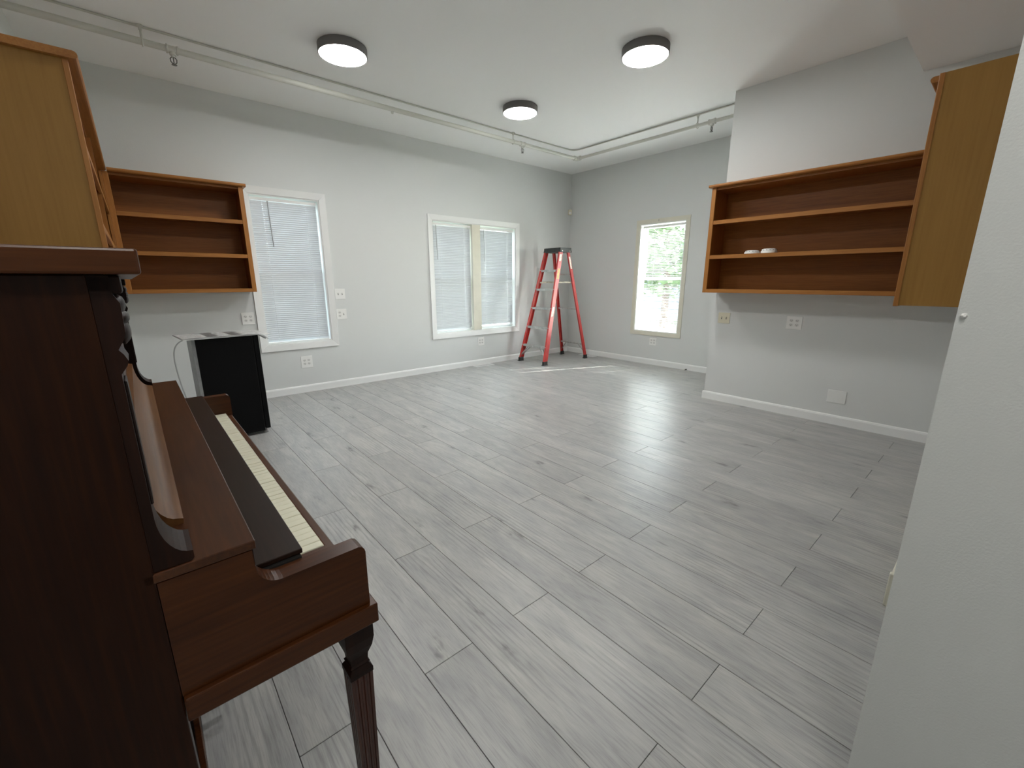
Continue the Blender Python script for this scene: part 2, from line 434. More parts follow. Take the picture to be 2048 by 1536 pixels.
def slat_mesh(w, holes, tilt, hl=.005, hd=.0022):
    """strip across x, 25 mm wide, crowned, small cord holes left open"""
    b = MB(); hw = .0125
    xs = [0]
    for h in holes: xs += [h-hl/2, h+hl/2]
    xs.append(w)
    ys = [(-hw, 0), (-hd, .0026), (hd, .0026), (hw, 0)]
    c, s_ = math.cos(tilt), math.sin(tilt)
    V = [[b.bm.verts.new((x, y*c - z*s_, y*s_ + z*c)) for y, z in ys] for x in xs]
    for i in range(len(xs)-1):
        for j in range(3):
            if j == 1 and i % 2 == 1: continue
            b.bm.faces.new((V[i][j], V[i+1][j], V[i+1][j+1], V[i][j+1]))
    return b.mesh('slat', M['slat'], smooth=False)
def blind(label, loc, rz, w, z0, z1, tilt, wand_len, droop=0.0, wand_x=.08, group=None, holes=None, hl=.005, hd=.0022):
    t = thing('window_blind', label, 'blind', loc, rz, world=False)
    if group: t['group'] = group
    MB().box((0, -.014, z1-.028), (w, .014, z1), bev=.002).build('headrail', M['white_p'], t)
    pitch = .0212; holes = holes or (.11, w-.11)
    me = slat_mesh(w-.006, holes, tilt, hl, hd)
    n = int((z1-.04-(z0+.02))/pitch)
    for i in range(n):
        z = z1-.045-i*pitch
        f = max(0, (i-(n-9))/9.0)*droop
        o = link_mesh('slat', me, t, (.003, 0, z - f*.5), (0, -f/w*0 + f/w, 0))
    rb = MB().box((0, -.011, z0), (w, .011, z0+.012), bev=.003).shift((0, 0, 0)).build('bottom_rail', M['white_p'], t)
    if droop: rb.rotation_euler = (0, droop/w, 0); rb.location = (0, 0, z0-z0*math.cos(droop/w)+.0)
    for h in holes:
        MB().tube([(h, -.0145, z1-.03), (h, -.0145, z0+.01)], .0007, 5).build('lift_cord', M['white_p'], t)
    MB().tube([(wand_x, -.022, z1-.03), (wand_x+.01, -.024, z1-.05-wand_len)], .0042, 6).build('tilt_wand', M['cord'], t)
    return t
blind('white closed mini blind in the left window beside the oak shelves', (W1[0]+.016, YA+.035, 0), 0, .640, .588, 2.078, math.radians(68), .43, wand_x=.16)
blind('white closed mini blind left of the cream post in the double window', (W2[0]+.016, YA+.035, 0), 0, .615, .549, 1.998, math.radians(70), .42, wand_x=.05)
blind('white closed mini blind right of the cream post in the double window', (3.852+.006, YA+.035, 0), 0, .640, .560, 1.990, math.radians(67), .42, wand_x=.08)
blind('open mini blind glowing in the bright far right window', (XB+.045, W3[1]-.03, 0), -PI/2, .655, .509, 2.015, math.radians(3), .55, droop=.012, wand_x=.05, holes=(.21, .60), hl=.008, hd=.006)

# ------------------------------------------------------------------ outdoors seen through the glass, plus an unseen wall added to dim
struct(MB().box((-14, 5.5, -.5), (30, 30, -.42)).box((XB+.3, -14, -.5), (30, 5.5, -.42)).build('ground', plain('lawn', (.10, .13, .06), .9, noise=.3, nscale=2)))
def tree(label, x, y, h, r):
    t = thing('garden_tree', label, 'tree', (x, y, -.42), world=False, group='garden trees outside the far window')
    MB().tube([(0, 0, 0), (.05, .02, h*.4), (0, .05, h*.75)], [.12, .09, .05], 8).build('trunk', plain('bark', (.10, .07, .05), .9), t, world=False)
    b = MB(); rnd = random.Random(int(x*10+y*7))
    for _ in range(1500):
        a, z, q = rnd.uniform(0, 2*PI), rnd.uniform(-1, 1), rnd.random()**.4
        c = Vector((math.cos(a)*math.sqrt(1-z*z)*r*q, math.sin(a)*math.sqrt(1-z*z)*r*q, h*.62+z*r*q*.9))
        u = Vector((rnd.uniform(-1, 1), rnd.uniform(-1, 1), rnd.uniform(-1, 1))).normalized()*.13; v = u.orthogonal()*.6
        b.quad([c-u, c+v, c+u, c-v])
    o = b.build('foliage', M['leaf'], t, world=False); o['kind'] = 'stuff'
M['leaf'] = plain('leaf', (.09, .15, .06), .6, noise=.4, nscale=3)
tree('left-hand of the two green trees beyond the bright far right window', 11.5, 6.6, 4.2, 1.6)
tree('right-hand of the two green trees beyond the bright far right window', 13.5, 4.4, 4.0, 1.5)
hs = thing('neighbour_house', 'pale blue-grey clapboard house seen through the far window blind', 'building', (17, 8, -.42), world=False)
b = MB()
for i in range(22): b.prism([(0, i*.16), (-.03, i*.16), (-.005, (i+1)*.16), (0, (i+1)*.16)], 'y', -7, 6)
cl = b.build('clapboard', plain('clapboard_paint', (.16, .19, .24), .7), hs, world=False); cl['kind'] = 'stuff'
MB().box((.0, -7, 0), (6, 6, 3.5)).build('wall_core', plain('siding_core', (.42, .46, .50), .8), hs, world=False)
MB().prism([(-.5, 3.5), (6.5, 3.5), (3, 5.2)], 'y', -7.3, 6.3).build('roof', plain('shingle_grey', (.14, .14, .15), .9), hs, world=False)

bw = thing('added_dimming_wall', 'unseen grey-blue stucco block added outside the back windows to dim them', 'building', (2.5, 7.4, -.42), world=False)  # unseen wall, added so less daylight reaches the closed blinds
MB().box((-9, 0, 0), (7.5, 5, 7.0)).build('dimming_block', plain('stucco_paint', (.20, .23, .26), .85, bump=.4, bscale=60), bw, world=False)
MB().box((-9.3, -.4, 7.0), (7.8, 5.4, 7.2)).build('dimming_block_cap', plain('roof_grey', (.2, .2, .2), .9), bw, world=False)

# ------------------------------------------------------------------ oak shelf units
def shelf_unit(label, loc, rz, w, d, z0, z1, shelves, crown_z, crown_ext=(0.02, 0.02), divs=(), tall_end=False, end='ply', group=None):
    """local: width x 0..w, front at y=0 (room side -y), back at y=d"""
    t = thing('oak_shelf_unit', label, 'shelf unit', (loc[0], loc[1], loc[2]), rz, group=group, world=False)
    zb = loc[2]; z0 -= zb; z1 -= zb; crown_z -= zb; shelves = [s_-zb for s_ in shelves]
    ft, sw = .018, .038
    for xa, xb in ((.004, .022), (w-.022, w-.004)):
        MB().box((xa, ft, z0+.004), (xb, d, z1+(.024 if tall_end and xa > .1 else 0))).build('side_panel', M['ply'] if end == 'ply' else M['oak_v'], t, world=False)
    for xa, xb in ((0, sw), (w-sw, w)):
        if tall_end and xa > .1: xa = w-.0215
        MB().box((xa, 0, z0), (xb, ft, z1+(.024 if tall_end and xa > .1 else 0)), bev=.0015, seg=1).build('stile', M['oak_edge_v'], t, world=False)
    MB().box((.022, d-.006, z0+.01), (w-.022, d-.001, z1-.01)).build('back_panel', M['oak_h'], t, world=False)
    MB().box((.022, ft, z1-.02), (w-.022, d-.006, z1)).build('top_board', M['oak_h'], t, world=False)
    b = MB().box((sw, 0, z0), (w-sw, ft, z0+.034), bev=.0015, seg=1); b.box((.022, ft, z0+.008), (w-.022, d-.006, z0+.028))
    b.build('bottom_board', M['oak_edge'], t, world=False)
    for s_ in shelves:
        sh = MB().box((.0225, ft, s_+.010), (w-.0225, d-.0065, s_+.029)).build('shelf', M['oak_h'], t, world=False)
        MB().box((sw+.0005, 0.001, s_-.005), (w-sw-.0005, ft-.0005, s_+.0295), bev=.0015, seg=1).build('nosing', M['oak_edge'], sh, world=False)
    for x in divs:
        MB().box((x-.009, .004, z0+.034), (x+.009, d-.0065, z1-.021)).build('divider', M['oak_edge_v'], t, world=False)
    # rounded crown board
    a = -crown_ext[0]; e = w+crown_ext[1]; h0, h1 = z1, crown_z; r = (h1-h0)/2
    prof = [(d-.001, h0), (d-.001, h1)] + [(-.018 - r*math.sin(q), (h0+h1)/2 + r*math.cos(q)) for q in [PI*i/6 for i in range(7)]]
    MB().prism(prof, 'x', a, e).build('crown', M['oak_edge'], t, smooth=False, world=False)
    return t
shelf_unit('three-tier open oak wall shelf hung left of the left window', (-.062, 4.88, 1.148), 0, .962, .299, 1.148, 2.100, (1.469, 1.778), 2.128, (-.034, .022), end='oak')
shelf_unit('long oak wall shelf above the piano with its yellow end panel showing', (-.062, 2.600, 1.148), PI/2, 2.279, .308, 1.148, 2.100, (1.469, 1.778), 2.128, (.02, 0), divs=(1.16,))
shelf_unit('wide three-tier open oak wall shelf holding two white discs', (4.215, 2.030, 1.130), -PI/2, 1.612, .299, 1.130, 2.078, (1.448, 1.760), 2.104, (.022, 0), end='oak')
shelf_unit('oak wall shelf seen end-on at right, tall yellow end panel', (4.214, .380, 1.126), PI, 1.494, .320, 1.126, 2.072, (1.448, 1.760), 2.096, (0, -.0225), tall_end=True)

# two white discs on the shelf
def disc(label, x, y, z, r, h):
    t = thing('smoke_detector', label, 'smoke detector', (x, y, z), world=False)
    MB().lathe([(r, 0), (r, h*.45), (r*.97, h*.55)], n=28).build('base', M['white_p'], t, smooth=True, world=False)
    MB().lathe([(r*.9, h*.56), (r*.93, h*.62), (r*.88, h*.9), (r*.7, h)], n=28).build('cover', M['white_p'], t, smooth=True, world=False)
    b = MB()
    for k in range(14):
        a = 2*PI*k/14; b.box((-.004, -.001, 0), (.004, .001, .004)); 
        vs = b.bm.verts[-8:]
        bmesh.ops.rotate(b.bm, verts=vs, cent=(0, 0, 0), matrix=Matrix.Rotation(a+PI/2, 3, 'Z'))
        bmesh.ops.translate(b.bm, verts=vs, vec=(r*.93*math.cos(a), r*.93*math.sin(a), h*.62))
    b.build('vent_slots', M['slot'], t, world=False)
disc('flat white round detector on the middle oak shelf, left one', 4.285, 1.640, 1.4772, .062, .030)
disc('taller white round detector with slotted rim on the middle oak shelf, right one', 4.287, 1.500, 1.4772, .064, .038)

# ------------------------------------------------------------------ piano
PO = (-.041, .69, 0)
pn = thing('upright_piano', 'old dark mahogany upright piano with ivory keys and carved legs', 'piano', PO, math.radians(.5))
y0, y1 = .69, 2.13
MB().box((-.335, y0, .03), (-.041, y0+.04, 1.258), bev=.002).build('side_panel', M['mah_v'], pn)
MB().box((-.335, y1-.04, .03), (-.041, y1, 1.258), bev=.002).build('side_panel', M['mah_v'], pn)
MB().box((-.345, y0-.018, 1.258), (.008, y1+.018, 1.287), bev=.003, seg=2).build('lid', M['mah_x'], pn)
MB().box((-.335, y0+.041, .05), (-.32, y1-.041, 1.257)).build('back_board', M['mah_v'], pn)
ud = MB().box((-.075, y0+.041, .868), (-.055, y1-.041, 1.257)).build('upper_panel', M['mah'], pn)
MB().box((-.0545, y0+.16, 1.00), (-.050, y1-.16, 1.20), bev=.003, seg=1).build('raised_panel', M['mah'], ud)
MB().box((-.12, y0+.041, .10), (-.10, y1-.041, .621)).build('lower_panel', M['mah'], pn)
MB().box((-.30, y0+.041, .03), (-.085, y1-.041, .10)).build('bottom_board', M['mah'], pn)
MB().box((-.064, y0+.045, .0), (-.047, y1-.045, .022), bev=.003).build('floor_strip', M['mah_x'], pn)  # thin mahogany strip lying on the floor below the piano front
for yy in (1.33, 1.41, 1.49):
    MB().prism([(-.10, .075), (-.02, .072), (.03, .060), (.035, .066), (-.02, .080), (-.10, .082)], 'y', yy-.011, yy+.011).build('pedal', M['chrome'], pn)
# carved consoles
def console(ya, yb, big=0):
    yc = (ya+yb)/2
    prof = [(-.0545, .868), (.001, .868), (.004, .872), (.004, .883)]
    prof += [(.004-.033*math.sin(a), .883+.062*(1-math.cos(a))) for a in [PI/2*i/8 for i in range(1, 9)]]
    prof += [(-.029, 1.140), (-.022, 1.150), (-.020, 1.156), (-.023, 1.164), (-.027, 1.170), (-.020, 1.182), (-.0175, 1.19), (-.0165, 1.225), (-.022, 1.236), (-.022, 1.257), (-.0545, 1.257)]
    c = MB().prism(prof, 'y', ya, yb).build('console', M['mah_d'], pn)
    b = MB()
    for z, rz_, rx in ((1.190, .017, .012), (1.207, .010, .014), (1.223, .013, .012)):
        rings = []
        for k in range(7):
            u = -1+2*k/6; rr = math.sqrt(max(.02, 1-u*u))
            rings.append([(-.0205+rx*.7*rr*math.cos(q), yc+(yb-ya)*.40*math.sin(q)*rr, z+rz_*u) for q in [2*PI*j/12 for j in range(12)]])
        b.loft(rings)
    b.build('carving', M['mah_d'], c, smooth=True)
    MB().box((-.0545, ya, 1.236), (-.012, yb, 1.2575), bev=.003).build('capital', M['mah_d'], c)
    MB().box((-.030, ya+.012, .96), (-.026, yb-.012, 1.13), bev=.0015, seg=1).build('inlay', M['mah_d'], c)
console(y0+.003, y0+.072); console(y1-.072, y1-.003)
# key table and cove behind it
lg = MB().box((-.0535, y0, .853), (.078, y1, .867), bev=.0015).build('key_table', M['mah'], pn)
cv = [(-.054, .8672), (.001, .8672), (.002, .876), (-.004, .878)] + [(-.004-.036*math.sin(a), .878+.085*(1-math.cos(a))) for a in [PI/2*i/8 for i in range(1, 9)]] + [(-.054, .966)]
MB().prism(cv, 'y', y0+.130, y1-.100).build('cove_moulding', M['mah_c'], pn, smooth=True)
# fallboard folded over the keys
MB().box((.070, y0+.037, .797), (.0775, y1-.037, .8525)).build('fallboard_front', M['mah_k'], pn)
MB().box((.060, y0+.044, .7885), (.150, y1-.040, .7975), bev=.0015).build('fallboard', M['mah_k'], pn)
# arms
arm = [(-.0405, .662), (.242, .662), (.2425, .771), (.241, .777), (.2375, .782), (.231, .785), (.108, .785)] + \
      [(.108-.035*math.sin(a), .821-.036*math.cos(a)) for a in [PI/2*i/9 for i in range(1, 10)]] + [(.072, .852), (-.0405, .852)]
for ya in (y0, y1-.036):
    MB().prism(arm, 'y', ya, ya+.036).build('arm', M['mah_x'], pn)
MB().box((-.040, y0-.010, .622), (.253, y1+.010, .6615), bev=.0025).build('key_bed', M['mah_l'] if 'mah_l' in M else M['mah_x'], pn)
MB().box((.222, y0+.0365, .662), (.2405, y1-.0365, .697), bev=.003).build('key_slip', M['mah'], pn)
MB().box((.03, y0+.0365, .662), (.221, y1-.0365, .688)).build('key_frame', M['dark'], pn)
kp = .02363
MB().box((.055, y0+.0375, .7095), (.146, .8575, .7875)).build('gap_shade_filler', M['dark'], pn)  # dark filler standing in for the shaded gap under the fallboard end
MB().box((.05, y0+.037, .6885), (.2205, .857, .709), bev=.0015).build('key_block', M['mah'], pn)
MB().box((.05, .859+52*kp+.001, .6885), (.2205, y1-.037, .709), bev=.0015).build('key_block', M['mah'], pn)
kme = MB().box((.050, 0, .689), (.218, kp-.0020, .7095), bev=.0010, seg=1).shift((-PO[0], 0, 0)).mesh('white_key', M['ivory'])
rk = random.Random(3)
for k in range(52):
    o = link_mesh('white_key', kme, pn, (0, .859+k*kp+.0008-PO[1], rk.choice((0, 0, 0, -.0006, .0005))))
# legs
def leg(yc):
    xc = .2175
    def sq(cx, h, z, hy=None): 
        hy = hy or h; return [(cx-h, yc-hy, z), (cx+h, yc-hy, z), (cx+h, yc+hy, z), (cx-h, yc+hy, z)]
    b = MB()
    b.loft([sq(xc, .027, .6215), sq(xc, .027, .585), sq(xc-.001, .024, .565), sq(xc-.001, .017, .545), sq(xc-.001, .016, .530), sq(xc-.001, .019, .526)])
    L = b.build('leg', M['mah_d'], pn)
    MB().loft([sq(xc-.001, .015, .529), sq(xc-.001, .017, .522), sq(xc-.001, .0225, .513), sq(xc-.001, .0225, .503)]).build('collar', M['mah_d'], L)
    # fluted tapering shaft
    base = []
    for side in range(4):
        a = side*PI/2
        pts = []
        u = -1.0
        for i in range(3):
            g = -.55+.55*i
            pts += [(g-.17, 1.0), (g-.10, .88), (g+.10, .88), (g+.17, 1.0)]
        pts = [(-1.0, 1.0)] + pts
        for p, q in pts:
            base.append((p*math.cos(a)+q*math.sin(a), -p*math.sin(a)+q*math.cos(a)))
    def ring(h, z): return [(xc-.001+p*h, yc+q*h, z) for p, q in base]
    MB().loft([ring(.0215, .5025), ring(.014, .035)]).build('shaft', M['mah_leg'], L)
    MB().loft([sq(xc-.001, .015, .035), sq(xc-.001, .017, .028), sq(xc-.001, .013, .0), ]).build('foot', M['mah_d'], L)
M['mah_leg'] = wood('mahogany_leg', (.022, .006, .003), (.042, .012, .006), (.075, .022, .010), 'Z', rough=.33, coarse=9, bump=.08)
leg(y0+.030); leg(y1-.030)
# little white specks on near arm
for x, z in ((.1715, .783), ):
    pass

# ------------------------------------------------------------------ ladder
LO = (4.98, 4.742, 0)
ld = thing('step_ladder', 'red fibreglass step ladder with black top standing in the corner', 'ladder', LO)
def fx(z): return 4.495+.2559*z
def rx_(z): return 5.460-.2235*z
def hwf(z): return .285-.072*z
def hwr(z): return .272-.067*z
yc = LO[1]
def rail(xf, hw, sgn, z0_, z1_, depth, wdt, name):
    def ring(z, off=0):
        x, y = xf(z), yc+sgn*hw(z)
        yi, yo = y - sgn*wdt, y
        t = .005
        # channel opening inward
        return [(x-depth/2, yo, z), (x+depth/2, yo, z), (x+depth/2, yi, z), (x+depth/2-t, yi, z), (x+depth/2-t, yo-sgn*t, z), (x-depth/2+t, yo-sgn*t, z), (x-depth/2+t, yi, z), (x-depth/2, yi, z)]
    return MB().loft([ring(z0_), ring(z1_)]).build(name, M['red'], ld)
for sgn in (1, -1):
    r1 = rail(fx, hwf, sgn, .03, 1.665, .075, .028, 'front_rail')
    r2 = rail(rx_, hwr, sgn, .03, 1.665, .050, .024, 'rear_rail')
    for xf, hw, dpt in ((fx, hwf, .085), (rx_, hwr, .062)):
        x, y = xf(.03), yc+sgn*hw(.03)
        b = MB(); b.box((x-dpt/2, y-sgn*.030, .008), (x+dpt/2, y+sgn*.003, .060), bev=.003); b.box((x-dpt/2-.012, y-sgn*.034, 0), (x+dpt/2+.004, y+sgn*.010, .009), bev=.002)
        b.build('foot', M['blk'], ld)
    # stickers on the outer web of the front rail and rear rail
    if sgn == -1:
        for za, zb, mt in ((1.53, 1.63, 'lab_w'), (1.27, 1.42, 'lab_y'), (.72, .86, 'lab_w')):
            q = []
            for z, s2 in ((za, -1), (za, 1), (zb, 1), (zb, -1)):
                q.append((fx(z)+s2*.022, yc-hwf(z)-.0012, z))
            q2 = [(a_, b_+.001, c_) for a_, b_, c_ in q]
            MB().loft([q, q2]).build('sticker', M[mt], ld)
        q = [(rx_(z)+s2*.016, yc-hwr(z)-.0012, z) for z, s2 in ((1.42, -1), (1.42, 1), (1.60, 1), (1.60, -1))]
        MB().loft([q, [(a_, b_+.001, c_) for a_, b_, c_ in q]]).build('sticker', M['lab_w'], ld)
for i, z in enumerate((.270, .553, .842, 1.122, 1.405)):
    h = hwf(z)-.006; x = fx(z)
    b = MB(); b.box((x-.040, yc-h, z-.004), (x+.040, yc+h, z)); b.box((x-.040, yc-h, z-.030), (x-.036, yc+h, z-.004)); b.box((x+.036, yc-h, z-.030), (x+.040, yc+h, z-.004))
    for k in range(5): b.box((x-.032+k*.015, yc-h+.02, z), (x-.028+k*.015, yc+h-.02, z+.0015))
    b.build('step', M['alu'], ld)
for z in (.245, .815, 1.35):
    h = hwr(z)-.006; x = rx_(z)
    MB().box((x-.015, yc-h, z-.022), (x+.015, yc+h, z)).build('rear_rung', M['alu'], ld)
for sgn in (1, -1):   # corner braces
    z = .262
    MB().bar((fx(z)-.03, yc+sgn*.12, z-.012), (fx(.10)-.02, yc+sgn*(hwf(.10)-.012), .10), .018, .004, (1, 0, 0)).build('brace', M['alu'], ld)
    MB().bar((fx(z)+.03, yc+sgn*.12, z-.012), (fx(.10)+.02, yc+sgn*(hwf(.10)-.012), .10), .018, .004, (1, 0, 0)).build('brace', M['alu'], ld)
    MB().bar((rx_(.235), yc+sgn*.13, .228), (rx_(.10), yc+sgn*(hwr(.10)-.012), .10), .016, .004, (1, 0, 0)).build('brace', M['alu'], ld)
    # spreader
    a = (fx(1.215)+.0, yc+sgn*(hwf(1.2)-.034), 1.215); c = (rx_(1.215), yc+sgn*(hwr(1.2)-.030), 1.215); mid = ((a[0]+c[0])/2, (a[1]+c[1])/2, 1.222)
    b = MB().bar(a, mid, .004, .022); b.bar(mid, c, .004, .022); b.build('spreader', M['strap'], ld)
# top cap: moulded tray
def capring(hx0, hx1, hy, z): return [(hx0, yc-hy, z), (hx1, yc-hy, z), (hx1, yc+hy, z), (hx0, yc+hy, z)]
b = MB().loft([capring(4.885, 5.140, .178, 1.660), capring(4.892, 5.133, .172, 1.705), capring(4.892, 5.133, .172, 1.722), capring(4.897, 5.128, .167, 1.727)])
b.build('top_cap', M['cap'], ld)
MB().box((4.93, yc-.12, 1.7272), (5.09, yc+.12, 1.730), bev=.001, seg=1).build('tool_tray', M['blk'], ld)
for sgn in (1, -1):
    for xx in (4.93, 5.095):
        MB().tube([(xx, yc+sgn*.1765, 1.680), (xx, yc+sgn*.181, 1.680)], .008, 8).build('rivet', M['alu'], ld)

# ------------------------------------------------------------------ fridge
FO = (.25, 3.944, 0)
fr = thing('mini_fridge', 'black mini fridge standing under the oak shelf behind the piano', 'fridge', FO)
MB().box((.272, 3.944, .028), (.646, 4.40, .829), bev=.004).build('body', M['fridge'], fr)
MB().box((.250, 3.946, .035), (.272, 4.398, .826), bev=.002).build('back_plate', M['galv'], fr)
dr = MB().box((.652, 3.946, .040), (.690, 4.398, .829), bev=.006, seg=3).build('door', M['fridge'], fr)
MB().box((.646, 3.955, .045), (.652, 4.39, .822)).build('door_seal', M['dark'], dr)
MB().box((.690, 4.35, .55), (.700, 4.375, .75), bev=.003).build('handle', M['fridge'], dr)
for x, y in ((.32, 3.99), (.32, 4.35), (.655, 3.975), (.655, 4.37)):
    MB().lathe([(.016, 0), (.018, .01), (.010, .014), (.010, .03)], (x, y), 12).build('foot', M['galv'] if x > .6 else M['blk'], fr, smooth=True)
MB().lathe([(.004, 0), (.004, .006)], (0, 0), 8).shift((0, 0, 0))
# printed card lying on the fridge
sh = thing('printed_card', 'large clear card with printed pictures lying on the black fridge', 'card', (.468, 4.13, .8297), math.radians(5), world=False)
MB().box((-.290, -.215, 0), (.290, .215, .004), bev=.001, seg=1).build('sheet', M['paper'], sh, world=False)
for i in range(7):
    xa = -.275+i*.079
    mt = 'ink' if i in (2, 4) else 'ink_l'
    if mt == 'ink': MB().box((xa, -.17, .0042), (xa+.072, .19, .0050)).build('picture', M['ink'], sh, world=False)
    else:
        b = MB(); rr = random.Random(i)
        for k in range(5):
            yy = -.15+k*.07; xx = xa+rr.uniform(.005, .03); b.box((xx, yy, .0042), (xx+rr.uniform(.02, .035), yy+rr.uniform(.02, .045), .0048))
        b.build('picture', M['ink_l'], sh, world=False)
MB().box((-.288, -.213, .0042), (-.281, .213, .0060)).build('edge_strip', M['ink'], sh, world=False)
# cord with plug
def smooth_path(P, k=6):
    P = [Vector(p) for p in P]; P = [P[0]*2-P[1]] + P + [P[-1]*2-P[-2]]; out = []
    for i in range(1, len(P)-2):
        for j in range(k):
            t = j/k; a, b, c, d = P[i-1:i+3]
            out.append(.5*((2*b)+(-a+c)*t+(2*a-5*b+4*c-d)*t*t+(-a+3*b-3*c+d)*t**3))
    out.append(P[-2]); return out
pc = thing('power_cord', 'grey power cord draped along the fridge top and hanging beside it', 'cord', (.134, 3.93, 0))
MB().tube(smooth_path([(.69, 3.925, .835), (.60, 3.922, .839), (.43, 3.918, .8385), (.30, 3.915, .8385), (.225, 3.918, .836), (.175, 3.922, .815), (.145, 3.927, .770), (.134, 3.93, .700), (.137, 3.932, .60), (.146, 3.935, .50), (.160, 3.94, .40), (.172, 3.95, .27), (.17, 3.97, .10), (.16, 4.02, .012), (.15, 4.2, .006), (.18, 4.5, .006)]), .0042, 8).build('cable', M['cord'], pc, smooth=True)
pg = MB().tube([(.688, 3.925, .835), (.705, 3.927, .828), (.730, 3.930, .812), (.742, 3.931, .804)], [.005, .010, .012, .011], 10).build('plug', M['cord'], pc, smooth=True)
for s_ in (-.005, .005):
    MB().bar((.742, 3.931+s_, .804), (.757, 3.931+s_, .795), .0015, .006).build('prong', M['chrome'], pg)

# ------------------------------------------------------------------ ceiling lights
def lamp(label, x, y, z=ZC, lens='lens'):
    t = thing('ceiling_light', label, 'ceiling light', (x, y, z), world=False)
    R = .176
    MB().lathe([(R-.004, 0), (R, -.003), (R, -.058), (R-.004, -.062), (R-.008, -.060), (R-.010, -.050)], n=48, cap=False).build('rim', M['rim'], t, smooth=True, world=False)
    MB().lathe([(R-.010, -.046), (R-.0095, -.056), (R-.014, -.0630), (R-.03, -.066), (.001, -.068)], n=48, cap=True).build('diffuser', M[lens], t, smooth=True, world=False)
lamp('round flush ceiling light nearest the wall pipe, left one at the front', 1.457, 3.635)
lamp('round flush ceiling light at the front right, nearest the oak shelves', 3.205, 2.165)
lamp('round flush ceiling light farthest back, near the pipe corner', 3.235, 3.622)
lamp('round flush ceiling light in the low passage behind the viewpoint', -.05, -.30, 2.695, 'lens_dim')
lamp('round flush ceiling light just above the top edge of the picture', 1.457, 2.165)

# ------------------------------------------------------------------ sprinkler pipe
sp = thing('sprinkler_pipe', 'white painted sprinkler pipe hung below the ceiling along two walls', 'pipe', (4.83, 4.245, 2.855))
zp, yp, xp = 2.855, 4.245, 4.832
MB().tube([(XD+.002, yp, zp), (xp-.03, yp, zp)], .021, 16).build('pipe_run', M['pipe'], sp, smooth=True)
MB().tube([(xp, yp-.03, zp), (xp, YC+.002, zp)], .017, 16).build('pipe_run', M['pipe'], sp, smooth=True)
MB().tube(smooth_path([(xp-.045, yp, zp), (xp-.02, yp, zp), (xp-.004, yp-.004, zp), (xp, yp-.02, zp), (xp, yp-.045, zp)]), .026, 14).build('elbow', M['pipe'], sp, smooth=True)
MB().tube([(xp-.062, yp, zp), (xp-.040, yp, zp)], .029, 14).build('coupling', M['pipe'], sp, smooth=True)
MB().tube([(xp, yp-.062, zp), (xp, yp-.040, zp)], .029, 14).build('coupling', M['pipe'], sp, smooth=True)
def hanger(x, y, along):
    h = MB().lathe([(.020, ZC-.0005), (.020, ZC-.006), (.010, ZC-.014), (.010, ZC-.03), (.006, ZC-.032), (.006, zp+.028)], (x, y), 12)
    h.build('hanger_rod', M['pipe'], sp, smooth=True)
    ring = []
    for k in range(17):
        a = PI/2+2*PI*k/16
        c, s_ = math.cos(a)*.026, math.sin(a)*.026
        ring.append((x, y+c, zp+s_) if along == 'x' else (x+c, y, zp+s_))
    MB().tube(ring, .004, 6).build('hanger_ring', M['pipe'], sp, smooth=True)
hanger(.300, yp, 'x'); hanger(3.68, yp, 'x'); hanger(xp, 2.56, 'y')
def head(x, y, along):
    ax = Vector((1, 0, 0)) if along == 'x' else Vector((0, 1, 0)); c = Vector((x, y, zp))
    MB().tube([c-ax*.034, c-ax*.026, c-ax*.024, c+ax*.024, c+ax*.026, c+ax*.034], [.029, .029, .025, .025, .029, .029], 14).build('tee', M['pipe'], sp, smooth=True)
    hd = MB().lathe([(.020, zp-.015), (.020, zp-.036), (.013, zp-.038), (.013, zp-.048)], (x, y), 12).build('sprinkler_head', M['pipe'], sp, smooth=True)
    b = MB()
    for s_ in (-1, 1):
        b.tube([(x+s_*.009, y, zp-.047), (x+s_*.019, y, zp-.060), (x+s_*.017, y, zp-.078), (x+s_*.003, y, zp-.092)], .0034, 6)
    b.tube([(x, y, zp-.046), (x, y, zp-.088)], .0035, 8)
    b.build('frame', M['steel_d'], hd, smooth=True)
    MB().lathe([(.003, zp-.090), (.017, zp-.094), (.017, zp-.0965), (.003, zp-.0965)], (x, y), 12).build('deflector', M['steel_d'], hd, smooth=True)
head(.462, yp, 'x'); head(3.83, yp, 'x'); head(xp, 2.40, 'y')
MB().lathe([(.012, zp-.016), (.012, zp-.034), (.008, zp-.040)], (2.14, yp), 10).build('plug', M['pipe'], sp, smooth=True)
cd = [(XD+.002, 4.250, ZC-.0079), (4.60, 4.262, ZC-.0079)] + [(4.68+.11*math.sin(a), 4.152+.11*math.cos(a), ZC-.0079) for a in [PI/2*i/6 for i in range(7)]] + [(4.792, 3.0, ZC-.0079), (4.795, YC+.002, ZC-.0079)]
tag(MB().tube(cd, .0075, 8).build('conduit', M['pipe'], smooth=True), 'thin white conduit running along the ceiling just above the sprinkler pipe', 'conduit')

